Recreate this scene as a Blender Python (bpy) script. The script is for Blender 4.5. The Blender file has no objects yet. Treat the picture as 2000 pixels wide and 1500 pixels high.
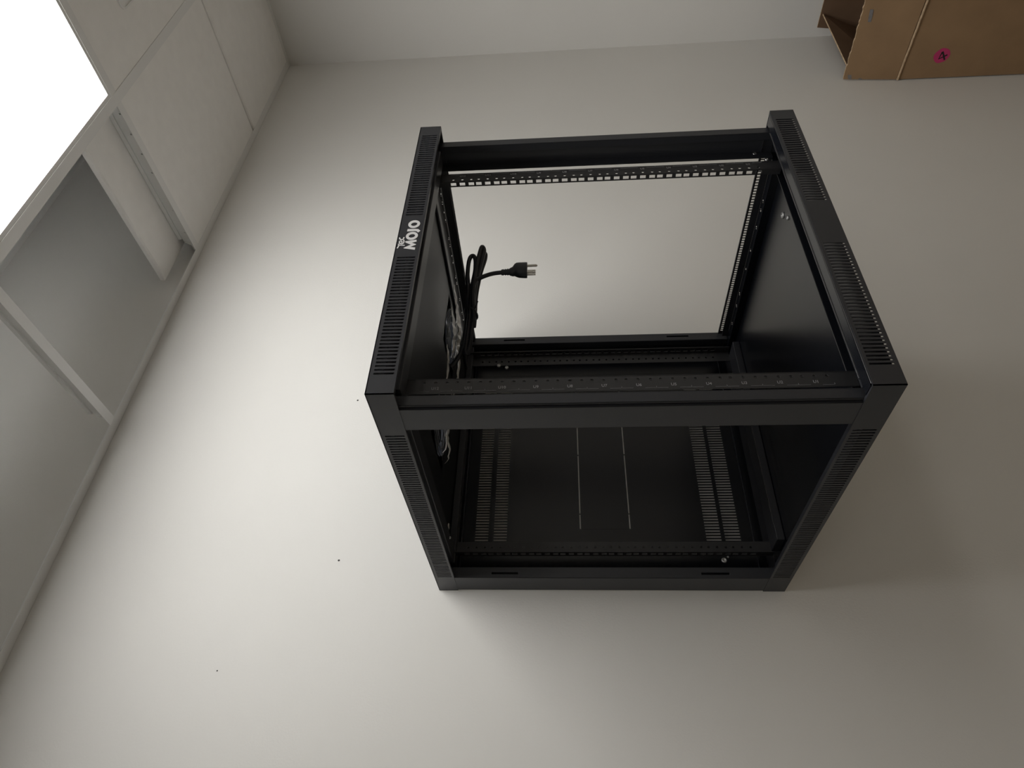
import bpy, bmesh, math, random
from mathutils import Vector, Matrix
random.seed(7)
PI = math.pi
SC = bpy.context.scene
COL = SC.collection

# ------------------------------------------------------------------ camera, world, exposure
Z0 = 1.15                                   # rack underside above the floor
cd = bpy.data.cameras.new('camera'); cam = bpy.data.objects.new('camera', cd); COL.objects.link(cam)
R_RIGHT = Vector((0.7787507679, -0.6270531503, -0.0187506836))
R_DOWN = Vector((0.0326317645, 0.0703389210, -0.9969892698))
R_FWD = Vector((0.6264841653, 0.7757942916, 0.0752383395))
M = Matrix.Identity(4)
for i in range(3):
    M[i][0] = R_DOWN[i]; M[i][1] = R_RIGHT[i]; M[i][2] = -R_FWD[i]   # the phone was held on its side
M[0][3], M[1][3], M[2][3] = -0.5163, -1.2618, 0.3968 + Z0
cam.matrix_world = M
cd.sensor_fit = 'HORIZONTAL'; cd.sensor_width = 36.0; cd.lens = 36.0 * 1351.656 / 2000.0
cd.clip_start = 0.02; cd.clip_end = 50
SC.camera = cam
w = bpy.data.worlds.new('world'); SC.world = w; w.use_nodes = True
w.node_tree.nodes['Background'].inputs[0].default_value = (0.6, 0.65, 0.7, 1)
w.node_tree.nodes['Background'].inputs[1].default_value = 0.05
SC.view_settings.view_transform = 'Standard'; SC.view_settings.look = 'None'
SC.view_settings.gamma = 1.0; SC.view_settings.use_curve_mapping = False
SC.view_settings.exposure = 0.0
LAMP = 9.3                                   # ceiling panel radiance
LAMP_FILL_R = 4.8
LAMP_FILL_L = 3.0

# ------------------------------------------------------------------ helpers
def V3(*a): return Vector(a)

class MB:
    def __init__(s): s.v = []; s.f = []; s.m = []; s.sm = []
    def add(s, vs, fs, mi=0, smooth=False):
        b = len(s.v); s.v += [tuple(p) for p in vs]
        s.f += [tuple(b + i for i in f) for f in fs]
        s.m += [mi] * len(fs); s.sm += [smooth] * len(fs)
    def box(s, a, b, mi=0):
        x0, x1 = sorted((a[0], b[0])); y0, y1 = sorted((a[1], b[1])); z0, z1 = sorted((a[2], b[2]))
        s.add([(x0,y0,z0),(x1,y0,z0),(x1,y1,z0),(x0,y1,z0),(x0,y0,z1),(x1,y0,z1),(x1,y1,z1),(x0,y1,z1)],
              [(0,3,2,1),(4,5,6,7),(0,1,5,4),(1,2,6,5),(2,3,7,6),(3,0,4,7)], mi)
    def hexa(s, lo, hi, mi=0):               # 4 bottom corners, 4 top corners
        s.add(list(lo) + list(hi), [(0,3,2,1),(4,5,6,7),(0,1,5,4),(1,2,6,5),(2,3,7,6),(3,0,4,7)], mi)
    def plate(s, quad, n, t, mi=0):          # a quad given thickness t against n
        q = [Vector(p) for p in quad]; n = Vector(n)
        s.hexa([p - n * t for p in q], q, mi)
    def tube(s, pts, r, n=10, mi=0, closed=False):
        P = [Vector(p) for p in pts]; k = len(P); vs = []; fs = []
        up = Vector((0.3, 0.9, 0.2)).normalized()
        for i, p in enumerate(P):
            d = (P[min(i+1, k-1)] - P[max(i-1, 0)]).normalized()
            a = d.cross(up)
            if a.length < 1e-4: a = d.cross(Vector((1, 0, 0)))
            a.normalize(); b = a.cross(d).normalized(); up = b
            rr = r[i] if isinstance(r, (list, tuple)) else r
            for j in range(n):
                t = 2 * PI * j / n; vs.append(p + (a * math.cos(t) + b * math.sin(t)) * rr)
        for i in range(k - 1):
            for j in range(n):
                fs.append((i*n+j, i*n+(j+1) % n, (i+1)*n+(j+1) % n, (i+1)*n+j))
        s.add(vs, fs, mi, True)
        s.add(vs[:n], [tuple(range(n))[::-1]], mi); s.add(vs[-n:], [tuple(range(n))], mi)
    def lathe(s, c, axis, prof, n=16, mi=0, smooth=True):   # prof: (radius, height along axis)
        c = Vector(c); ax = Vector(axis).normalized()
        a = ax.orthogonal().normalized(); b = ax.cross(a)
        vs = [c + ax * h + (a * math.cos(2*PI*j/n) + b * math.sin(2*PI*j/n)) * r for r, h in prof for j in range(n)]
        fs = [(i*n+j, i*n+(j+1) % n, (i+1)*n+(j+1) % n, (i+1)*n+j) for i in range(len(prof)-1) for j in range(n)]
        s.add(vs, fs, mi, smooth)
        s.add(vs[:n], [tuple(range(n))[::-1]], mi); s.add(vs[-n:], [tuple(range(n))], mi)
    def prism(s, poly, f, t, mi=0, hole=None):   # flat outline through f(u,v,d), thickness t; hole = same count ring
        n = len(poly)
        if hole is None:
            s.add([f(u, v, 0) for u, v in poly] + [f(u, v, t) for u, v in poly],
                  [tuple(range(n)), tuple(range(2*n-1, n-1, -1))] + [(i, (i+1) % n, n+(i+1) % n, n+i) for i in range(n)], mi)
        else:
            vs = [f(u, v, d) for d in (0, t) for ring in (poly, hole) for u, v in ring]
            fs = []
            for i in range(n):
                j = (i+1) % n
                fs += [(i, j, n+j, n+i), (2*n+j, 2*n+i, 3*n+i, 3*n+j), (i, 2*n+i, 2*n+j, j), (n+i, n+j, 3*n+j, 3*n+i)]
            s.add(vs, fs, mi)
    def ribbon(s, pts, wd, f, t, mi=0):      # flat pen stroke through 2-D points
        P = [Vector((p[0], p[1])) for p in pts]; L = []; Rr = []
        for i in range(len(P)):
            d = (P[min(i+1, len(P)-1)] - P[max(i-1, 0)]).normalized(); nn = Vector((-d.y, d.x)) * wd * .5
            L.append(P[i] + nn); Rr.append(P[i] - nn)
        for i in range(len(P)-1):
            s.prism([tuple(L[i]), tuple(L[i+1]), tuple(Rr[i+1]), tuple(Rr[i])], f, t, mi)
    def sheet(s, O, U, V, us, vs, hole, t, mi=0):
        """sheet metal on a grid of cells; hole(i,j) -> None solid, 'x' open cell, radius -> round hole"""
        O = Vector(O); U = Vector(U); V = Vector(V); N = U.cross(V).normalized()
        key = {}; vl = []; fl = []
        def g(u, v, d):
            k = (round(u, 6), round(v, 6), d)
            if k not in key: key[k] = len(vl); vl.append(O + U*u + V*v - N*(t*d))
            return key[k]
        nu, nv = len(us)-1, len(vs)-1
        H = [[hole(i, j) for j in range(nv)] for i in range(nu)]
        op = lambda i, j: i < 0 or j < 0 or i >= nu or j >= nv or H[i][j] == 'x'
        for i in range(nu):
            for j in range(nv):
                h = H[i][j]
                if h == 'x': continue
                u0, u1, v0, v1 = us[i], us[i+1], vs[j], vs[j+1]
                cs = [(u0, v0), (u1, v0), (u1, v1), (u0, v1)]
                if h is None:
                    fl.append([g(u, v, 0) for u, v in cs]); fl.append([g(u, v, 1) for u, v in cs][::-1])
                else:
                    q = 3 if h < .01 else 8; n = 4*q; cu, cv = (u0+u1)/2, (v0+v1)/2
                    ci = [(cu + h*math.cos(-.75*PI + 2*PI*k/n), cv + h*math.sin(-.75*PI + 2*PI*k/n)) for k in range(n)]
                    for d in (0, 1):
                        for e in range(4):
                            a = g(*cs[e], d); b = g(*cs[(e+1) % 4], d)
                            c = [g(*ci[(e*q+k) % n], d) for k in range(q+1)]
                            m = q // 2
                            tri = [(a, c[k+1], c[k]) for k in range(m)] + [(a, b, c[m])] + [(b, c[k+1], c[k]) for k in range(m, q)]
                            for T in tri: fl.append(T if d == 0 else T[::-1])
                    for k in range(n):
                        p, r_ = ci[k], ci[(k+1) % n]
                        fl.append((g(*p, 0), g(*p, 1), g(*r_, 1), g(*r_, 0))[::-1])
                for (di, dj, a, b) in ((0, -1, 0, 1), (1, 0, 1, 2), (0, 1, 2, 3), (-1, 0, 3, 0)):
                    if op(i+di, j+dj):
                        p, r_ = cs[a], cs[b]
                        fl.append((g(*p, 0), g(*p, 1), g(*r_, 1), g(*r_, 0)))
        s.add(vl, fl, mi)
    def mesh(s, name, mats):
        me = bpy.data.meshes.new(name); me.from_pydata(s.v, [], s.f)
        for m in (mats if isinstance(mats, (list, tuple)) else [mats]): me.materials.append(m)
        me.polygons.foreach_set('material_index', s.m); me.polygons.foreach_set('use_smooth', s.sm)
        bm = bmesh.new(); bm.from_mesh(me); bmesh.ops.recalc_face_normals(bm, faces=bm.faces); bm.to_mesh(me); bm.free()
        return me

def obj(name, mb, mats, parent=None, loc=None, bevel=0.0, label=None):
    me = mb if isinstance(mb, bpy.types.Mesh) else mb.mesh(name, mats)
    o = bpy.data.objects.new(name, me); COL.objects.link(o)
    if parent: o.parent = parent
    if loc: o.location = loc
    if bevel:
        b = o.modifiers.new('edge', 'BEVEL'); b.width = bevel; b.segments = 2; b.limit_method = 'ANGLE'; b.angle_limit = .6
    if label: o['label'] = label
    return o

def tag(o, label, cat, group=None):
    o['label'] = label; o['category'] = cat
    if group: o['group'] = group
    return o

def thing(name, label, cat, loc=(0, 0, 0), group=None):
    o = bpy.data.objects.new(name, None); COL.objects.link(o); o.location = loc
    o.empty_display_size = .05
    return tag(o, label, cat, group)

def struct(o): o['kind'] = 'structure'; return o

def crom(pts, n=8):
    P = [Vector(p) for p in pts]; out = []
    for i in range(len(P)-1):
        p0, p1, p2, p3 = P[max(i-1, 0)], P[i], P[i+1], P[min(i+2, len(P)-1)]
        for k in range(n):
            t = k/n
            out.append(.5*((2*p1) + (p2-p0)*t + (2*p0-5*p1+4*p2-p3)*t*t + (3*p1-p0-3*p2+p3)*t**3))
    return out + [P[-1]]

# ------------------------------------------------------------------ materials
def mat(name, col, rough=.6, metal=0.0, spec=.5, var=0.0, vscale=8.0, bump=0.0, bscale=400.0, emit=None, coat=0.0):
    m = bpy.data.materials.new(name); m.use_nodes = True; nt = m.node_tree; b = nt.nodes['Principled BSDF']
    b.inputs['Base Color'].default_value = (*col, 1); b.inputs['Roughness'].default_value = rough
    b.inputs['Metallic'].default_value = metal; b.inputs['Specular IOR Level'].default_value = spec
    b.inputs['Coat Weight'].default_value = coat
    tc = nt.nodes.new('ShaderNodeTexCoord')
    if var:
        nz = nt.nodes.new('ShaderNodeTexNoise'); nz.inputs['Scale'].default_value = vscale; nz.inputs['Detail'].default_value = 5
        rp = nt.nodes.new('ShaderNodeMapRange')
        rp.inputs['From Min'].default_value = .3; rp.inputs['From Max'].default_value = .7
        rp.inputs['To Min'].default_value = 1-var; rp.inputs['To Max'].default_value = 1+var
        mx = nt.nodes.new('ShaderNodeVectorMath'); mx.operation = 'SCALE'; mx.inputs[0].default_value = col
        nt.links.new(tc.outputs['Object'], nz.inputs['Vector']); nt.links.new(nz.outputs['Fac'], rp.inputs['Value'])
        nt.links.new(rp.outputs[0], mx.inputs['Scale']); nt.links.new(mx.outputs[0], b.inputs['Base Color'])
    if bump:
        n2 = nt.nodes.new('ShaderNodeTexNoise'); n2.inputs['Scale'].default_value = bscale; n2.inputs['Detail'].default_value = 3
        bp = nt.nodes.new('ShaderNodeBump'); bp.inputs['Strength'].default_value = bump; bp.inputs['Distance'].default_value = .001
        nt.links.new(tc.outputs['Object'], n2.inputs['Vector']); nt.links.new(n2.outputs['Fac'], bp.inputs['Height'])
        nt.links.new(bp.outputs['Normal'], b.inputs['Normal'])
    if emit:
        b.inputs['Emission Color'].default_value = (*emit[0], 1); b.inputs['Emission Strength'].default_value = emit[1]
    return m

M_WALL = mat('wall_paint', (.71, .70, .672), .75, spec=.25, var=.015, vscale=3, bump=.25, bscale=260)
M_WALLR = mat('wall_paint_side', (.72, .71, .685), .75, spec=.25, var=.015, vscale=3, bump=.25, bscale=260)
M_FLOOR = mat('floor_covering', (.35, .285, .205), .95, spec=.1, var=.25, vscale=60, bump=.8, bscale=500)
M_TILE = mat('ceiling_tile', (.87, .86, .84), .9, spec=.15, var=.02, vscale=25, bump=.35, bscale=220)
M_TEE = mat('white_steel', (.78, .78, .77), .45, spec=.4)
M_ZINC = mat('galvanised_steel', (.55, .57, .58), .35, metal=.8, var=.1, vscale=40)
M_RACK = mat('black_powder_coat', (.026, .0275, .033), .40, spec=.5, bump=.10, bscale=900)  # blue tint puts lens glare into the black
M_RACKIN = mat('black_powder_coat_inner', (.005, .006, .009), .25, spec=.5, bump=.05, bscale=900)  # same glare tint in the inner coat
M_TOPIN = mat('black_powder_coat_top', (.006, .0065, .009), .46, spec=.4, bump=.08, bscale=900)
M_EDGE = mat('black_folded_edge', (.02, .02, .022), .22, spec=.9)
M_RAIL = mat('black_rail', (.027, .027, .029), .42, spec=.5)
M_PRINT = mat('white_print', (.80, .80, .80), .5)
M_MARK = mat('grey_print', (.30, .30, .31), .6)
M_SCREW = mat('zinc_screw', (.50, .50, .50), .38, metal=.9)
M_CORD = mat('black_pvc', (.014, .016, .022), .45, spec=.5)
M_PRONG = mat('nickel', (.60, .58, .53), .28, metal=1.0)
M_FILM = mat('torn_film', (.62, .61, .60), .35, spec=.6, var=.25, vscale=60)
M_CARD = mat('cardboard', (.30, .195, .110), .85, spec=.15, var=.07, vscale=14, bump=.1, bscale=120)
M_CARDIN_SHADE = mat('cardboard_inside_shade', (.17, .105, .065), .9, spec=.1, var=.08, vscale=14)  # darkened to put the box's inner shade into the colour
M_CARDEDGE = mat('cardboard_edge', (.50, .37, .24), .9, spec=.1, var=.2, vscale=90)
M_TAPE = mat('tape_residue', (.17, .165, .17), .7, var=.2, vscale=80)
M_PINK = mat('pink_sticker', (.52, .035, .15), .6, var=.06, vscale=60)
M_INK = mat('black_ink', (.008, .008, .01), .6)
M_LAMP = mat('lamp_diffuser', (.9, .9, .9), .5, emit=((1.0, .995, .98), LAMP))
M_FILL_R = mat('fill_diffuser_right', (.9, .9, .9), .5, emit=((1.0, .97, .92), LAMP_FILL_R))
M_FILL_L = mat('fill_diffuser_left', (.9, .9, .9), .5, emit=((1.0, .97, .92), LAMP_FILL_L))
M_SPECK = mat('speck', (.05, .05, .05), .8)

# ------------------------------------------------------------------ room shell
XL, XR, YB, YF = -2.60, 2.1318, 0.0, -4.20
ZC = 1.4459 + Z0; ZD = 2.03 + Z0
TX = [.3944 + .6183*k for k in range(-4, 3)]          # lines of tees running out from the wall (index 6 is the groove)
YR = [-.4762 - .6183*j for j in range(0, 6)]           # main runners parallel to the wall
b = MB(); b.box((XL-.1, YF-.1, -.1), (XR+.1, YB+.1, 0)); struct(obj('floor', b, M_FLOOR))
b = MB(); b.box((XL-.1, YB, 0), (XR+.1, YB+.1, ZD)); wall_back = struct(obj('wall_back', b, M_WALL))
b = MB(); b.box((XR, YF-.1, 0), (XR+.1, YB, ZD)); struct(obj('wall_right', b, M_WALLR))
b = MB(); b.box((XL-.1, YF-.1, 0), (XL, YB, ZD)); struct(obj('wall_left', b, M_WALL))
b = MB(); b.box((XL, YF-.1, 0), (XR, YF, ZD)); struct(obj('wall_front', b, M_WALL))
for x, z, r in ((.4619, .8819, .0022), (.0607, .8497, .0022), (-.1526, 1.0338, .0014)):
    b = MB(); b.lathe((x, -.0002, z + Z0), (0, -1, 0), [(r, 0), (r*.7, .0006), (r*.2, .0009)], 8)
    obj('nail_hole', b, M_SPECK, wall_back)

ceiling = bpy.data.objects.new('ceiling', None); COL.objects.link(ceiling); struct(ceiling); ceiling.location = (0, 0, ZC)
b = MB(); b.box((XL-.1, YF-.1, ZD-ZC), (XR+.1, YB+.1, ZD-ZC+.1)); obj('upper_deck', b, M_TILE, ceiling)

def tee(p0, p1, holes=False, cut=0.0):
    """inverted T: flange, web and bulb from p0 to p1 (horizontal)"""
    p0 = Vector(p0); p1 = Vector(p1); d = (p1-p0).normalized(); n = Vector((-d.y, d.x, 0)); L = (p1-p0).length
    b = MB()
    def bar(h0, h1, z0, z1, a, e):
        c = [p0 + d*a - n*h0, p0 + d*e - n*h0, p0 + d*e + n*h1, p0 + d*a + n*h1]
        b.hexa([q + V3(0, 0, z0) for q in c], [q + V3(0, 0, z1) for q in c])
    bar(.012, .012, 0, .0012, 0, L)
    a0 = cut
    if holes:
        us = [a0]; k = a0 + .03; lst = []
        while k + .01 < L-.01:
            us += [k, k+.007]; lst.append(len(us)-2); k += random.choice((.055, .075, .12, .03))
        us.append(L)
        b.sheet(p0 + n*.0009, d, V3(0, 0, 1), us, [.0012, .009, .016, .030], lambda i, j: .0024 if (i in lst and j == (1 if i % 3 else 1)) else None, .0018)
        if cut: b.plate([p0 + V3(0, 0, .0012) + d*.003, p0 + d*a0 + V3(0, 0, .0012), p0 + d*a0 + V3(0, 0, .028), p0 + d*.003 + V3(0, 0, .006)], n, .0018)
    else:
        bar(.0009, .0009, .0012, .03, a0, L)
    bar(.0035, .0035, .030, .040, a0 + .012*bool(cut), L)
    return obj('tee_rail', b, M_TEE, ceiling)

for i, x in enumerate(TX[:6]):
    tee((x, -.0242, 0), (x, YR[0]+.0122, 0), True, .020)
    for j in range(5):
        if (i, j) not in ((4, 0), (1, 3), (5, 4)): tee((x, YR[j]-.0122, 0), (x, YR[j+1]+.0122, 0))
for y in YR: tee((XL+.0207, y, 0), (XR-.0207, y, 0))
# wall angles
b = MB(); b.box((XL, -.024, 0), (XR, -.0005, .0014)); b.box((XL, -.0018, .0014), (XR, -.0005, .022)); obj('wall_angle', b, M_TEE, ceiling)
b = MB(); b.box((XR-.0205, YF, 0), (XR-.0005, -.024, .0014)); b.box((XR-.0018, YF, .0014), (XR-.0005, -.024, .022)); obj('wall_angle', b, M_TEE, ceiling)
b = MB(); b.box((XL+.0005, YF, 0), (XL+.0205, -.024, .0014)); obj('wall_angle', b, M_TEE, ceiling)
b = MB(); b.box((XL, YF+.0005, 0), (XR, YF+.0205, .0014)); obj('wall_angle', b, M_TEE, ceiling)

def tile_mesh(wx, wy, t=.016):
    """lay-in board with a stepped, slightly rounded face; origin at centre of underside"""
    b = MB(); r = .004
    b.hexa([(-wx/2+r, -wy/2+r, 0), (wx/2-r, -wy/2+r, 0), (wx/2-r, wy/2-r, 0), (-wx/2+r, wy/2-r, 0)],
           [(-wx/2, -wy/2, .004), (wx/2, -wy/2, .004), (wx/2, wy/2, .004), (-wx/2, wy/2, .004)])
    b.box((-wx/2, -wy/2, .004), (wx/2, wy/2, t))
    return b.mesh('ceiling_tile', M_TILE)
T_STD = tile_mesh(.604, .604)
lamps = [(3, 0), (4, 0), (0, 3), (1, 3), (4, 4), (5, 4)]
for k in range(-1, 7):
    for j in range(-1, 5):
        x0 = XL+.004 if k < 0 else TX[k]; x1 = XR-.004 if k >= 6 else TX[k+1]
        y1 = -.004 if j < 0 else YR[j]; y0 = YR[j+1]
        if x1 - x0 < .05 or (k, j) in lamps: continue
        if k < 3: continue                               # unseen boards left out so bounced light reaches the plenum
        if j < 0 and k < 5: continue                     # the row along the wall stands open left of this tee
        full = abs(x1-x0-.6183) < .001 and abs(y1-y0-.6183) < .001
        g0 = .0055 if k >= 6 or k == 5 else .007
        wx, wy = x1-x0-.0125, y1-y0-.0125
        me = T_STD if full else tile_mesh(wx, wy)
        obj('ceiling_tile', me, M_TILE, ceiling, ((x0+x1)/2, (y0+y1)/2, .0013))
b = MB(); b.box((TX[6]-.02, YR[0]+.005, .010), (TX[6]+.02, -.005, .013)); obj('groove_backing', b, M_TILE, ceiling)
# the loose tile, pushed up and lying across the tee
t = obj('ceiling_tile', tile_mesh(.60, .415), M_TILE, None, (.8735+.30, -.232, ZC+.0415))
tag(t, 'loose white ceiling tile pushed up and sideways across the tee beside the open ceiling cells', 'ceiling tile')

def troffer(k0, k1, j, m, label, vent=.05):
    x0, x1 = TX[k0], TX[k1]; y1, y0 = YR[j], YR[j+1]; cx, cy = (x0+x1)/2, (y0+y1)/2
    t = thing('ceiling_light', label, 'ceiling light', (cx, cy, ZC+.0013))
    hx, hy = (x1-x0)/2-.0067, .3025
    b = MB(); gx, gy = hx-.0145, .288
    b.sheet((0, 0, 0), (1, 0, 0), (0, -1, 0), [-hx, -gx, gx, hx], [-hy, -gy, gy, hy], lambda i, j: 'x' if (i, j) == (1, 1) else None, .006)
    b.box((-hx, -hy, .006), (-hx+.002, hy, .07)); b.box((hx-.002, -hy, .006), (hx, hy, .07))
    b.box((-hx, -hy, .006), (hx, -hy+.002, .07)); b.box((-hx, hy-.002, .006), (hx, hy, .07)); 
    ox_, oy_ = hx*vent, hy*vent               # opening in the back of the housing, added to light the plenum
    b.sheet((0, 0, .07), (1, 0, 0), (0, 1, 0), [-hx, -ox_, ox_, hx], [-hy, -oy_, oy_, hy], lambda i, j: 'x' if (i, j) == (1, 1) else None, .002)
    obj('frame', b, M_TEE, t)
    b = MB(); b.box((-gx-.004, -gy-.004, .0062), (gx+.004, gy+.004, .009)); obj('diffuser', b, m, t)
troffer(3, 5, 0, M_LAMP, 'glowing white ceiling light panel in the ceiling grid beside the open cells', .29)
troffer(0, 2, 3, M_FILL_L, 'added unseen fill light panel far out in the room towards the left wall')  # fill lamp added out of view to brighten the left side
troffer(4, 6, 4, M_FILL_R, 'added unseen fill light panel farther out in the room on the right side')  # fill lamp added out of view for the right wall and corner

# small plate on the tile next to the light
b = MB()
pl = []
for (cx, cy, a0) in ((1.225, -.612, 90), (1.225, -.83, 180), (1.445, -.83, 270), (1.445, -.612, 0)):
    for k in range(6): a = math.radians(a0 + 90*k/5); pl.append((cx + .02*math.cos(a), cy + .02*math.sin(a)))
cxm, cym = 1.335, -.721
inn = [(cxm + (x-cxm)*.965, cym + (y-cym)*.965) for x, y in pl]
b.prism(pl, lambda u, v, d: (u-cxm, v-cym, -d), .0035, hole=inn)
b.prism(inn, lambda u, v, d: (u-cxm, v-cym, -d), .0015)
t = obj('ceiling_vent', b, M_TEE, None, (cxm, cym, ZC+.0013))
tag(t, 'flat white vent plate with rounded corners on the ceiling tile beside the light', 'vent')

# ------------------------------------------------------------------ the rack
W, D, H = .6, .6078, .6416
HT, HB = H - .0363, .0387                   # cap edges
rack = thing('server_rack', 'black open-frame wall-mounted server rack with vented caps, no door or side panels', 'server rack', (0, 0, Z0))

def bars(lo, hi, pitch, w_):
    n = int((hi-lo)/pitch); out = []; p = (hi-lo-w_)/(n-1)
    for k in range(n): out += [lo+k*p, lo+k*p+w_]
    return out
FS = bars(.031, .2535, .0061, .0031) + bars(.3500, .5725, .0061, .0031)
SS = bars(.062, .518, .0061, .0031)
def cap(name, z0, z1, s0, s1):
    b = MB(); t = .0014
    us = [0] + FS + [W]; vs = [z0, s0, s1, z1]
    hf = lambda i, j: 'x' if j == 1 and i % 2 == 1 and i != len(FS)//2 + 0 else None
    b.sheet((0, -D, 0), (1, 0, 0), (0, 0, 1), us, vs, lambda i, j: 'x' if (j == 1 and i % 2 == 1) else None, t)
    us = [0] + SS + [D]
    sl = lambda i, j: 'x' if (j == 1 and i % 2 == 1) else None
    b.sheet((0, 0, 0), (0, -1, 0), (0, 0, 1), us, vs, sl, t)                # left side
    us2 = sorted(D - u for u in [0] + bars(.062, .5187, .0061, .0045) + [D])
    b.sheet((W, -D, 0), (0, 1, 0), (0, 0, 1), us2, vs, sl, t)              # right side
    b.box((0, -t, z0), (W, -.0003, z1))                                      # back
    # rolled hem behind the slotted faces
    zh = z0 if name == 'top_cap' else z1
    dz = .0014 if name == 'top_cap' else -.0014
    for (x0, y0, x1, y1) in ((.001, -D+.001, W-.001, -D+.006), (.001, -.006, W-.001, -.001), (.0012, -D+.004, .004, -.004), (W-.004, -D+.004, W-.0012, -.004)):
        b.box((x0, y0, zh), (x1, y1, zh+dz))
    if name == 'top_cap':
        for (x0, y0, x1, y1) in ((.0, -D, W, -.50), (0, -.10, W, 0), (0, -.50, .06, -.10), (W-.06, -.50, W, -.10)):
            b.box((x0, y0, z1-.0014), (x1, y1, z1))
    return obj(name, b, M_RACK, rack)
cap('top_cap', HT, H, H-.0325, H-.0060)
cap('bottom_cap', 0, HB, .0050, .0345)

# plates
PT, PB = .622, .020
ys = [.482, .463, .4405, .4215, .3765, .359, .332, .3146, .2734, .2558, .2085, .166, .1445, .111]
def strip_cells(ylist, half=.0042):
    out = []
    for y in sorted(ylist): out += [y-half, y+half]
    return out
HO = strip_cells(ys, .0035)
# top plate with two round fan openings and the row of holes along its right edge
FAN = [(.420, .255), (.205, .255)]
b = MB()
us = [.002, .142, .268, .357, .483, .5705, .5800, .598]
vl = sorted(set([round(v, 5) for v in [.003, .192, .318, .6045] + HO if True]))
# fan plate (left of the hole strip) and the hole strip are two grids in one mesh
b.sheet((0, 0, PT), (1, 0, 0), (0, -1, 0), us[:6], [.003, .192, .318, .6045], lambda i, j: .0575 if (j == 1 and i in (1, 3)) else None, .0012)
b.sheet((0, 0, PT), (1, 0, 0), (0, -1, 0), [.5705, .5725, .5795, .598], [.003] + HO + [.6045], lambda i, j: (.0034 if i == 1 and j % 2 == 1 else None), .0003)
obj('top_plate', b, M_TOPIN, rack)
b = MB()
yf = [.502, .4395, .419, .378, .321, .272, .202, .166, .111]
HF = strip_cells(yf, .0035)
b.sheet((0, 0, .006), (1, 0, 0), (0, 1, 0), [.0016, .5625], [-.526, -.003], lambda i, j: None, .0012)
b.box((.5625, -.526, .0048), (.5637, -.003, PB))                           # step up to the side strip
HFn = sorted(-v for v in HF)
b.sheet((0, 0, PB), (1, 0, 0), (0, 1, 0), [.5625, .572, .579, .5984], [-.526] + HFn + [-.003], lambda i, j: (.0034 if i == 1 and j % 2 == 1 else None), .0003)
b.box((.0016, -.5275, .008), (.5984, -.526, PB+.0012))                     # upturned front edge
b.box((.0016, -D+.0016, .0075), (.5984, -.526, .0088))
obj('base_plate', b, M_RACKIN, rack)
def beam(a, c, m=M_RACK, bev=.0012): 
    b = MB(); b.box(a, c); return obj('frame_beam', b, m, rack, bevel=bev)
# top frame: a ring of folded beams below the plate
beam((.030, -.578, .6075), (.570, -.549, PT-.0012)); beam((.030, -.058, .6075), (.570, -.030, PT-.0012))
beam((.030, -.549, .6090), (.058, -.058, PT-.0012)); beam((.500, -.549, .6170), (.520, -.058, PT-.0012))
# bottom frame
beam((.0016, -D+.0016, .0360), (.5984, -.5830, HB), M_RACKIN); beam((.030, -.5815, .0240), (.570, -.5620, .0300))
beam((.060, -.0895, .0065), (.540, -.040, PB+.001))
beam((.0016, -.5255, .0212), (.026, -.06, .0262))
beam((.5835, -.5300, .0060+HT-.0054), (.5850, -.060, PT-.0013), bev=.0004)
beam((.5840, -.5250, PB+.0003), (.5855, -.060, .0325), bev=.0004)

# rolled edges of the folded sheet
def hem(a, c, r=.0011):
    b = MB(); b.tube([a, tuple((Vector(a)+Vector(c))/2), c], r, 10); obj('rolled_edge', b, M_EDGE, rack)
hem((.004, -D+.0024, HB+.0002), (.596, -D+.0024, HB+.0002)); hem((.030, -.5830, HB), (.570, -.5830, HB)); hem((.030, -.5260, PB+.0016), (.560, -.5260, PB+.0016), .0008)
hem((.5848, -.500, .0330), (.5848, -.070, .0330), .0007); hem((.5842, -.500, HT+.0004), (.5842, -.070, HT+.0004), .0008)
hem((.090, -.0893, PB+.001), (.330, -.0893, PB+.001), .0008)

# corner posts
def wallseg(b, p, q, t, z0, z1):
    p = Vector((p[0], p[1])); q = Vector((q[0], q[1])); d = (q-p).normalized(); n = Vector((-d.y, d.x))*t*.5
    c = [p-d*t*.5-n, q+d*t*.5-n, q+d*t*.5+n, p-d*t*.5+n]
    b.hexa([(v.x, v.y, z0) for v in c], [(v.x, v.y, z1) for v in c])
def post(mx, front):
    b = MB(); t = .0014; X = (lambda x: W-x) if mx else (lambda x: x)
    z0, z1 = HB-.0005 if False else .0205, PT-.0013
    if front:
        pth = [(.019, -.5655), (.019, -.5778), (.0042, -.5778), (.0042, -.5752), (.0080, -.5752)]
        pth2 = [(.0080, -.5725), (.0014, -.5725), (.0014, -.5297), (.0205, -.5297)]
    else:
        pth = None
        pth2 = [(.0205, -.003), (.0014, -.003), (.0014, -.0560)]
    for pp in (pth, pth2):
        if pp:
            for a, c in zip(pp[:-1], pp[1:]): wallseg(b, (X(a[0]), a[1]), (X(c[0]), c[1]), t, z0, z1)
    if not front:       # front return with two latch slots
        zs = [z0, .107, .157, .488, .537, z1]
        us = [.0007, .0078, .0118, .0215] if not mx else [W-.0215, W-.0118, W-.0078, W-.0007]
        b.sheet((0, -.0567, 0), (1, 0, 0), (0, 0, 1), us, zs, lambda i, j: 'x' if (i == 1 and j in (1, 3)) else None, t)
        b.box((X(.0205), -.0560, z0), (X(.0219), -.040, z1))
    return obj('corner_post', b, M_RACK, rack, bevel=.0006)
for mx in (False, True):
    for fr in (True, False): post(mx, fr)

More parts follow.
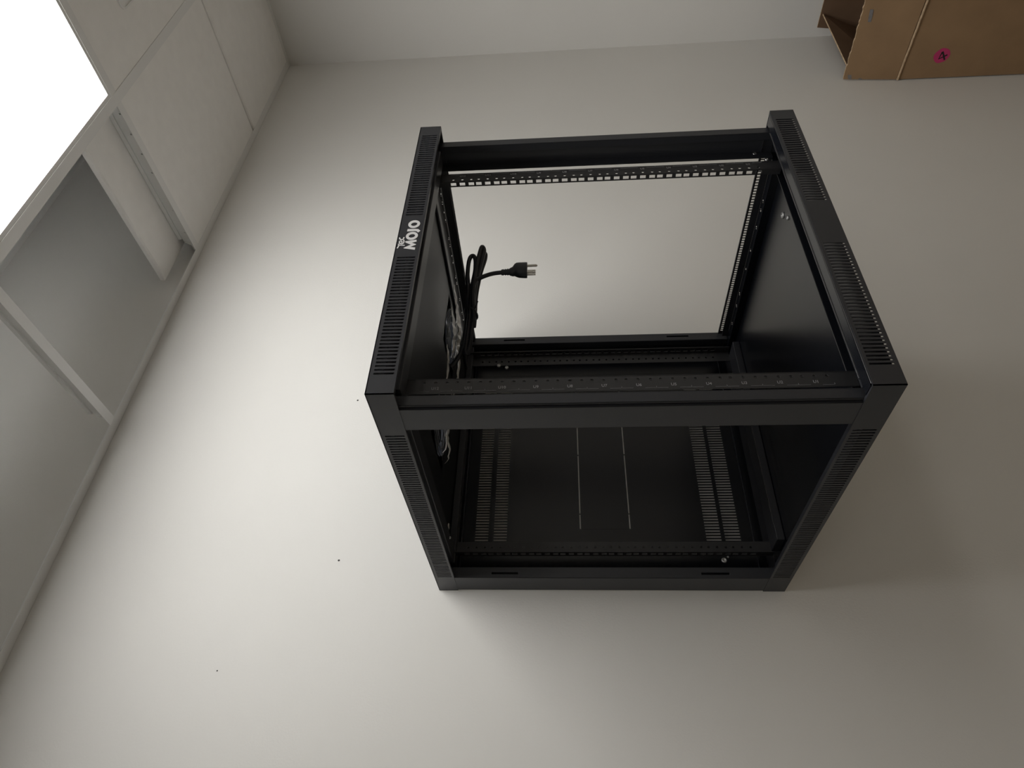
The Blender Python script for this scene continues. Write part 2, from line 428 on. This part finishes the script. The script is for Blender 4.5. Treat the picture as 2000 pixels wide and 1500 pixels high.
# mounting rails: L-section, round threaded holes and unit marks on the face, square holes on the flange
PITCH, ZTOP = .04510, .5697
HZ = sorted(ZTOP - k*PITCH + d*.0159 for k in range(12) for d in (-1, 0, 1))
def zcells(h): 
    o = [.0212]
    for z in HZ: o += [z-h, z+h]
    return o + [PT-.0013]
def text_mesh(body, size):
    cu = bpy.data.curves.new('t', 'FONT'); cu.body = body; cu.size = size; cu.align_x = 'CENTER'; cu.align_y = 'CENTER'; cu.extrude = .0001; cu.offset = .00008
    o = bpy.data.objects.new('t', cu); COL.objects.link(o)
    dg = bpy.context.evaluated_depsgraph_get(); me = bpy.data.meshes.new_from_object(o.evaluated_get(dg))
    bpy.data.objects.remove(o); bpy.data.curves.remove(cu)
    return me
def rail(mx, y, face_out, edge_in, hx, flange, rear=False):
    X = (lambda x: W-x) if mx else (lambda x: x)
    b = MB(); t = .0014
    xs = sorted(X(v) for v in (face_out, hx-.0032, hx+.0032, edge_in))
    hcol = 1
    b.sheet((0, y, 0), (1, 0, 0), (0, 0, 1), xs, zcells(.0032), lambda i, j: (.0024 if i == hcol and j % 2 == 1 else None), t)
    xf = X(face_out if rear else edge_in)
    ya, yb = (y-flange, y) if rear else (y, y+flange)
    b.sheet((xf - .0007, 0, 0), (0, -1, 0), (0, 0, 1), [-yb, -(ya+yb)/2-.0033, -(ya+yb)/2+.0033, -ya], zcells(.0049),
            lambda i, j: 'x' if (i == 1 and j % 2 == 1) else None, t)
    o = obj('mounting_rail', b, M_RAIL, rack)
    # tabs that tie the rail to the frame beams
    if not rear:
        mk = MB(); xm = X(hx - .0098)
        f = lambda u, v, d: (u, y-d-.0001, v)
        for k in range(12):
            z = ZTOP - k*PITCH
            me = text_mesh('U%d' % (12-k), .0062)
            vs = [(xm + p.co.y, y - .0002 - p.co.z, z - p.co.x) for p in me.vertices]
            mk.add(vs, [tuple(p.vertices) for p in me.polygons]); bpy.data.meshes.remove(me)
            xa = xm - .0052 if not mx else xm + .0036
            mk.box((xa, y-.0001, z-PITCH/2+.0008), (xa+.0003, y-.0004, z-.0075)); mk.box((xa, y-.0001, z+.0075), (xa+.0003, y-.0004, z+PITCH/2-.0008))
            mk.box((xa, y-.0001, z-PITCH/2-.0002), (xa+.0030, y-.0004, z-PITCH/2+.0002))
        obj('unit_markings', mk, M_MARK, o, label='pale grey unit numbers and tick marks')
    return o
rail(False, -.545, .0490, .0730, .0667, .0105); rail(True, -.545, .0530, .0765, .0705, .0105)
rail(False, -.045, .050, .0780, .0667, .0165, True); rail(True, -.045, .050, .0780, .0667, .0165, True)

# rear panel with four banks of slots and a pre-cut knockout
PY = -.0035
RV = [.0940 + k*.00630 for k in range(66)]
us = [.0165]
for x in RV: us += [x, x+.0036]
us.append(.5835)
zv = [.0212, .0615, .0910, .0985, .1270, .2710, .2734, .3690, .3714, .5165, .5430, .5535, .5800, PT-.0013]
mid = MB()
def seg(z0, z1, fn, uu): 
    k = zv.index(z0); e = zv.index(z1)
    mid.sheet((0, PY, 0), (1, 0, 0), (0, 0, 1), uu, zv[k:e+1], fn, .0012)
seg(.0212, .1270, lambda i, j: 'x' if (i % 2 == 1 and j in (1, 3)) else None, us)
seg(.1270, .5165, lambda i, j: 'x' if (j in (1, 3) and i in (1, 3, 5, 7)) else None,
    [.0165, .1260, .1583, .1598, .2992, .3008, .4402, .4417, .4740, .5835])
seg(.5165, .5800, lambda i, j: 'x' if (i % 2 == 1 and j in (0, 2)) else None, us)
seg(.5800, PT-.0013, lambda i, j: None, [.0165, .5835])
mid.box((.1255, PY-.0004, .2734), (.1263, PY+.0004, .3690)); mid.box((.4737, PY-.0004, .2734), (.4745, PY+.0004, .3690))
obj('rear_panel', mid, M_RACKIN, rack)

# bolts and screws
def screw(p, ax, r=.0045, ring=False):
    b = MB()
    b.lathe(p, ax, [(r, 0), (r, .0012), (r*.85, .0022), (r*.5, .0027), (r*.45, .0016), (r*.2, .0016)], 14)
    obj('screw', b, M_SCREW, rack)
screw((.520, -.0465, .5468), (0, -1, 0), .0047); screw((.5133, -.0465, .5286), (0, -1, 0), .0045)
screw((.0393, -.0475, .1106), (0, -1, 0), .0052); screw((.0455, -.0475, .1030), (0, -1, 0), .0020)
screw((.0909, -.0844, PT-.0013), (0, 0, -1), .0060); screw((.4957, -.4679, .0062), (0, 0, 1), .0060)
screw((.4700, -.4820, .0062), (0, 0, 1), .0040); screw((.5930, -.5290, .0500), (0, -1, 0), .0035)
screw((.0560, -.5720, .0302), (0, 0, 1), .0024); screw((.0360, -.5740, .0302), (0, 0, 1), .0018)
screw((.545, -.5480, .0420), (0, -1, 0), .0028); screw((.050, -.120, .6095), (0, 0, -1), .0024)

# printed name on the front of the top cap
b = MB(); f = lambda u, v, d: (u, -D-d-.0001, v)
LM = [(.2723,.6289),(.2681,.6116),(.2731,.6115),(.2746,.6194),(.2795,.6112),(.2806,.6113),(.2841,.6181),(.2863,.611),(.2909,.6118),(.2879,.6284),(.2855,.6279),(.2801,.6188),(.273,.629)]
def strokes(bb, pts, wd, t=.0003): bb.ribbon(pts, wd, f, t)
# M as four strokes
for q in ([LM[0], LM[1], LM[2], LM[3], LM[12]], [LM[12], LM[3], LM[4], LM[5], LM[11]], [LM[11], LM[5], LM[6], LM[9], LM[10]], [LM[6], LM[7], LM[8], LM[9]]):
    b.prism(q, f, .0003)
b.prism([(.3165,.6284),(.3163,.6167),(.3156,.612),(.3114,.6084),(.3075,.6113),(.3105,.6139),(.3113,.6174),(.3109,.6286)], f, .0003)
O1=[(.3024,.611),(.2995,.6107),(.2967,.6114),(.2942,.6128),(.2923,.615),(.2911,.6176),(.2908,.6204),(.2914,.6232),(.2929,.6256),(.295,.6275),(.2976,.6287),(.3005,.629),(.3034,.6284),(.3059,.6269),(.3078,.6248),(.309,.6222),(.3093,.6193),(.3087,.6165),(.3072,.614),(.305,.6121)]
I1=[(.3013,.6151),(.3,.6151),(.2987,.6155),(.2976,.6163),(.2967,.6175),(.2961,.6189),(.2959,.6204),(.2961,.6218),(.2967,.6231),(.2976,.624),(.2987,.6246),(.3,.6246),(.3013,.6243),(.3024,.6234),(.3033,.6223),(.3039,.6209),(.3041,.6193),(.3039,.6179),(.3033,.6166),(.3024,.6157)]
b.prism(O1, f, .0003, hole=I1)
b.prism([(u+.0277, v-.0001) for u, v in O1], f, .0003, hole=[(u+.0276, v-.0001) for u, v in I1])
for st in ([(.2727,.6386),(.2746,.6378),(.277,.6371),(.2801,.6372),(.2829,.6377)], [(.2794,.6371),(.2794,.6327),(.2787,.628)],
           [(.2843,.6331),(.2877,.6334),(.2894,.6353),(.2879,.6369),(.2847,.6365),(.2828,.6344),(.2826,.6319),(.2847,.6305),(.2885,.6304),(.2917,.6314)],
           [(.2971,.6383),(.2938,.6371),(.2922,.6348),(.293,.6324),(.2955,.6317),(.2978,.6315)]):
    sp = [(p.x, p.y) for p in crom([(u, v, 0) for u, v in st], 4)]
    b.ribbon(sp, .0019, f, .0003)
obj('printed_lettering', b, M_PRINT, rack, label='white lettering printed on the top cap front')

# fans under the top plate
fan_mesh = None
def fan(cx, cy):
    r0 = MB(); h = .060
    r0.sheet((cx, -cy, PT+.0245), (1, 0, 0), (0, 1, 0), [-h, -h+.0025, h-.0025, h], [-h, -h+.0025, h-.0025, h], lambda i, j: .0565 if (i, j) == (1, 1) else None, .0245)
    o = obj('cooling_fan', r0, M_CORD, rack)
    hb = MB(); hb.lathe((cx, -cy, PT+.002), (0, 0, 1), [(.020, 0), (.0205, .001), (.0205, .02), (.018, .022)], 20); obj('fan_hub', hb, M_CORD, o)
    for k in range(7):
        a = 2*PI*k/7 + .2; bb = MB(); vs = []
        for rr, z0, z1, sw in ((.0205, .004, .019, .0), (.036, .005, .017, .18), (.054, .007, .015, .42)):
            for (ang, z) in ((a+sw, z0), (a+sw+.36+.012/rr*.2, z1)): vs.append(V3(cx + rr*math.cos(ang), -cy + rr*math.sin(ang), PT + z))
        fs = [(0,1,3,2),(2,3,5,4)]
        bb.add(vs, fs, 0, True)
        bo = obj('fan_blade', bb, M_CORD, o); sm = bo.modifiers.new('th', 'SOLIDIFY'); sm.thickness = .0012
    gd = MB()
    for rr in (.030, .043, .056):
        gd.tube([(cx + rr*math.cos(2*PI*k/28), -cy + rr*math.sin(2*PI*k/28), PT-.0025) for k in range(29)], .0009, 6)
    for k in range(4):
        a = PI/4 + k*PI/2
        gd.tube([(cx + .028*math.cos(a), -cy + .028*math.sin(a), PT-.0025), (cx + .066*math.cos(a), -cy + .066*math.sin(a), PT-.0020)], .0010, 6)
    obj('fan_guard', gd, M_RAIL, o)
for c in FAN: fan(*c)

# torn film hanging under the fan openings
film = rack
def strip(x0, y0, x1, y1, wd, n, drop, seed):
    rg = random.Random(seed); b = MB(); vs = []; fs = []
    d = Vector((x1-x0, y1-y0)).normalized(); nn = Vector((-d.y, d.x))
    for i in range(n+1):
        t = i/n; p = Vector((x0 + (x1-x0)*t, y0 + (y1-y0)*t)); env = math.sin(PI*min(1, max(.04, t)))**.6
        zz = -.0018 - drop*env*(.6+.4*rg.random())
        for s in (-1, 1):
            o_ = wd*.5*env*(1 + rg.uniform(-.45, .45)); q = p + nn*s*o_
            vs.append(V3(q.x, q.y, PT - .002 + zz - .15*wd*env + s*.15*wd*env*rg.uniform(.2, 1)))
    for i in range(n): fs.append((2*i, 2*i+1, 2*i+3, 2*i+2))
    b.add(vs, fs); o = obj('film_strip', b, M_FILM, film, label='torn crumpled strip of grey film under the fan opening'); m_ = o.modifiers.new('th', 'SOLIDIFY'); m_.thickness = .0005
for i, a in enumerate([(.519,-.3045,.425,-.232,.012,18,.006), (.50,-.285,.40,-.215,.020,16,.010), (.455,-.305,.375,-.245,.016,14,.006),
                       (.43,-.235,.31,-.200,.010,18,.012), (.36,-.30,.29,-.27,.010,12,.004), (.31,-.215,.262,-.205,.006,10,.008),
                       (.262,-.27,.215,-.25,.006,8,.010), (.215,-.262,.165,-.225,.010,12,.012), (.20,-.235,.160,-.196,.008,12,.012)]): strip(*a, 40+i)

# power cord: loops tied in a bundle, plug hanging free
cord = thing('power_cord', 'black power cord tied in loops with a three-prong plug hanging below the rack top', 'power cord', (0, 0, Z0))
path = [(.33,-.270,.612), (.345,-.278,.597), (.37,-.290,.588), (.42,-.322,.580), (.4524,-.355,.5765), (.4885,-.362,.5795), (.5226,-.366,.5780),
        (.5345,-.366,.5722), (.5252,-.364,.5668), (.4953,-.360,.5655), (.4522,-.352,.5705), (.41,-.325,.5745), (.37,-.300,.580), (.352,-.290,.583),
        (.352,-.284,.577), (.38,-.302,.572), (.42,-.330,.568), (.4521,-.360,.5660), (.4951,-.368,.5625), (.540,-.374,.5562), (.5505,-.374,.5530),
        (.541,-.371,.5495), (.5095,-.366,.5543), (.455,-.352,.5640), (.41,-.322,.568), (.368,-.296,.574), (.353,-.284,.5805), (.360,-.281,.5855),
        (.40,-.306,.577), (.45,-.345,.566), (.50,-.362,.560), (.534,-.366,.5520), (.5425,-.363,.5480), (.530,-.359,.5482), (.4950,-.354,.5555),
        (.45,-.338,.563), (.41,-.318,.5650), (.395,-.309,.567), (.41,-.326,.5665), (.44,-.352,.5672), (.4632,-.362,.5634), (.473,-.361,.5565),
        (.4825,-.360,.5427), (.4877,-.36,.5281), (.4899,-.36,.5115)]
b = MB(); b.tube(crom(path, 7), .0042, 10); obj('cable', b, M_CORD, cord)
b = MB()
tie = [(.418 + .006*math.sin(a), -.322 + .016*math.cos(a), .572 + .0125*math.sin(a)) for a in [2*PI*k/20 for k in range(21)]]
b.tube(tie, .0016, 6); b.tube([(.418, -.336, .564), (.421, -.343, .5595), (.428, -.345, .5575)], .0011, 6); b.tube([(.418, -.336, .564), (.413, -.344, .5600)], .0011, 6)
obj('cable_tie', b, M_CORD, cord)
secs = [(.514, .4897, .0050, .0050), (.510, .4900, .0056, .0056), (.5085, .4900, .0045, .0045), (.506, .4902, .0060, .0058), (.5040, .4902, .0048, .0048),
        (.5015, .4903, .0064, .0060), (.4995, .4903, .0052, .0052), (.4965, .4906, .0070, .0068), (.492, .4912, .0088, .0080), (.4885, .4955, .0125, .0090),
        (.4850, .4958, .0155, .0098), (.480, .4948, .0172, .0100), (.466, .4940, .0180, .0102), (.4640, .4940, .0174, .0098)]
vs = []; fs = []; n = 16
for z, cx, hx, hy in secs:
    for k in range(n):
        a = 2*PI*k/n; c_, s_ = math.cos(a), math.sin(a)
        vs.append((cx + hx*math.copysign(abs(c_)**.7, c_), -.36 + hy*math.copysign(abs(s_)**.7, s_), z))
for i in range(len(secs)-1):
    for k in range(n): fs.append((i*n+k, i*n+(k+1) % n, (i+1)*n+(k+1) % n, (i+1)*n+k))
b = MB(); b.add(vs, fs, 0, True); b.add(vs[-n:], [tuple(range(n))]); b.add(vs[:n], [tuple(range(n))])
plug = obj('plug', b, M_CORD, cord)
b = MB(); b.tube([(.5066, -.36, .4645), (.5066, -.36, .4470), (.5066, -.36, .4445)], [.0024, .0024, .0012], 10); obj('prong', b, M_PRONG, plug)
for dy in (-.0036, .0036):
    b = MB(); b.sheet((.4868, -.36+dy-.0008, .4643), (1, 0, 0), (0, 0, -1), [-.0032, -.0018, .0018, .0032], [0, .0105, .0141, .0165], lambda i, j: .0016 if (i, j) == (1, 1) else None, -.0016)
    obj('prong', b, M_PRONG, plug)

# ------------------------------------------------------------------ cardboard box in the corner
ZT = -.742
box = thing('cardboard_box', 'open brown cardboard box in the room corner with a pink number sticker', 'box', (1.95, -.26, 0))
ox, oy, oz = 1.95, -.26, 0
def bl(x, y, z): return (x-ox, y-oy, z+Z0-oz)
b = MB(); t = .005
x0, x1, y0, y1 = 1.7835, 2.1250, -.520, -.004
xt = 1.7885                                               # the near side leans in a little towards its top
zb = -Z0+.001
b.hexa([bl(x0, y0, zb), bl(x0+t, y0, zb), bl(x0+t, y1, zb), bl(x0, y1, zb)], [bl(xt, y0, ZT), bl(xt+t, y0, ZT), bl(xt+t, y1, ZT), bl(xt, y1, ZT)])
b.box(bl(x1-t, y0, zb), bl(x1, y1, ZT)); b.box(bl(x0+t, y1-t, zb), bl(x1-t, y1, ZT)); b.box(bl(x0+t, y0, zb), bl(x1-t, y0+t, ZT)); b.box(bl(x0+t, y0+t, zb), bl(x1-t, y1-t, zb+t))
obj('box_body', b, M_CARD, box)
def flap(c, mats=(M_CARD, M_CARDIN_SHADE, M_CARDEDGE), rag=0.0, t=.0045, lab=None, seed=1, n=1):
    """c: hinge a, hinge b, top b, top a (outer face); ragged top edge in n steps"""
    rg = random.Random(seed); a, b_, tb, ta = [Vector(bl(*p)) for p in c]
    nrm = (b_-a).cross(ta-a).normalized()
    m = MB(); lo = []; hi = []
    for i in range(n+1):
        s = i/n; lo.append(a.lerp(b_, s)); q = ta.lerp(tb, s); up = (q-lo[-1]).normalized(); hi.append(q + up*rg.uniform(-rag, rag))
    vs = []
    for p, q in zip(lo, hi): vs += [p, q, p-nrm*t, q-nrm*t]
    for i in range(n):
        k = 4*i
        m.add([vs[k], vs[k+4], vs[k+5], vs[k+1]], [(0,1,2,3)], 0)
        m.add([vs[k+2], vs[k+3], vs[k+7], vs[k+6]], [(0,1,2,3)], 1)
        m.add([vs[k+1], vs[k+5], vs[k+7], vs[k+3]], [(0,1,2,3)], 2)
        m.add([vs[k], vs[k+2], vs[k+6], vs[k+4]], [(0,1,2,3)], 2)
    m.add([vs[0], vs[1], vs[3], vs[2]], [(0,1,2,3)], 2); m.add([vs[-4], vs[-2], vs[-1], vs[-3]], [(0,1,2,3)], 2)
    me = bpy.data.meshes.new('flap'); me.from_pydata(m.v, [], m.f)
    for q in mats: me.materials.append(q)
    me.polygons.foreach_set('material_index', m.m)
    return obj('flap', me, None, box, label=lab)
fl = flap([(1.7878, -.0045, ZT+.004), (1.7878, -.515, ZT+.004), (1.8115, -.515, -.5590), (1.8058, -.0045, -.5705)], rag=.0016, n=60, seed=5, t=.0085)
flap([(1.796, -.0085, ZT+.004), (2.120, -.0085, ZT+.004), (2.118, -.087, -.557), (1.818, -.0515, -.5705)], mats=(M_CARDIN_SHADE, M_CARD, M_CARDEDGE))
flap([(2.1225, -.012, ZT+.004), (2.1225, -.515, ZT+.004), (2.1250, -.515, -.549), (2.1250, -.0352, -.5515)], mats=(M_CARDIN_SHADE, M_CARD, M_CARDEDGE))
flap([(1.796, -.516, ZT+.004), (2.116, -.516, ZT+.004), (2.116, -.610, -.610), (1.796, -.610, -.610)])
# creased fold line below the near flap
b = MB(); rg = random.Random(3); pts = []
for i in range(27):
    s = i/26; y = -.0035 - .50*s; pts.append(bl(1.7862 + .0006*math.sin(9*s), y, ZT - .004*s + (.006*math.sin(min(1, s*6)*PI*.5)*-1 + .006)*0 + rg.uniform(-.0006, .0006)))
b.tube(pts, .0036, 8); obj('fold_crease', b, M_CARDEDGE, box)
# tape residue
def patch(q, m, name, x):
    b = MB(); b.prism(q, lambda u, v, d: bl(x(u, v)-d, u, v), .0006); obj(name, b, m, box)
xf = lambda y, z: 1.7878 + (z-ZT-.004)/(.1755)*.0198 - .0002
patch([(-.2314,-.5861), (-.2308,-.5961), (-.21,-.5990), (-.1927,-.5999), (-.1932,-.5908), (-.212,-.588)], M_TAPE, 'tape_residue', xf)
patch([(-.0200,-.5798), (-.0194,-.5921), (-.0045,-.5965), (-.0050,-.5851)], M_TAPE, 'tape_residue', xf)
patch([(-.0080,-.618), (-.0080,-.628), (-.0040,-.631), (-.0040,-.619)], M_TAPE, 'tape_residue', xf)
# sticker
xb = lambda y, z: x0 + (z+Z0)/(ZT+Z0)*(xt-x0) - .0003
cy, cz = -.0793, -.8560
b = MB(); pts = [(cy + .0245*math.cos(a)*(1+.03*math.sin(5*a)), cz + .0245*math.sin(a)*(1+.03*math.cos(4*a))) for a in [2*PI*k/28 for k in range(28)]]
b.prism(pts, lambda u, v, d: bl(xb(u, v)-d, u, v), .0004); st = obj('sticker', b, M_PINK, box, label='round neon pink sticker with a black number 4')
b = MB()
for sk in ([(-.0918,-.8533), (-.0685,-.8500), (-.0812,-.8725)], [(-.0925,-.8538), (-.0645,-.8700)]):
    b.ribbon(sk, .0050, lambda u, v, d: bl(xb(u, v)-.0005-d, u, v), .0003)
obj('sticker_number', b, M_INK, st)
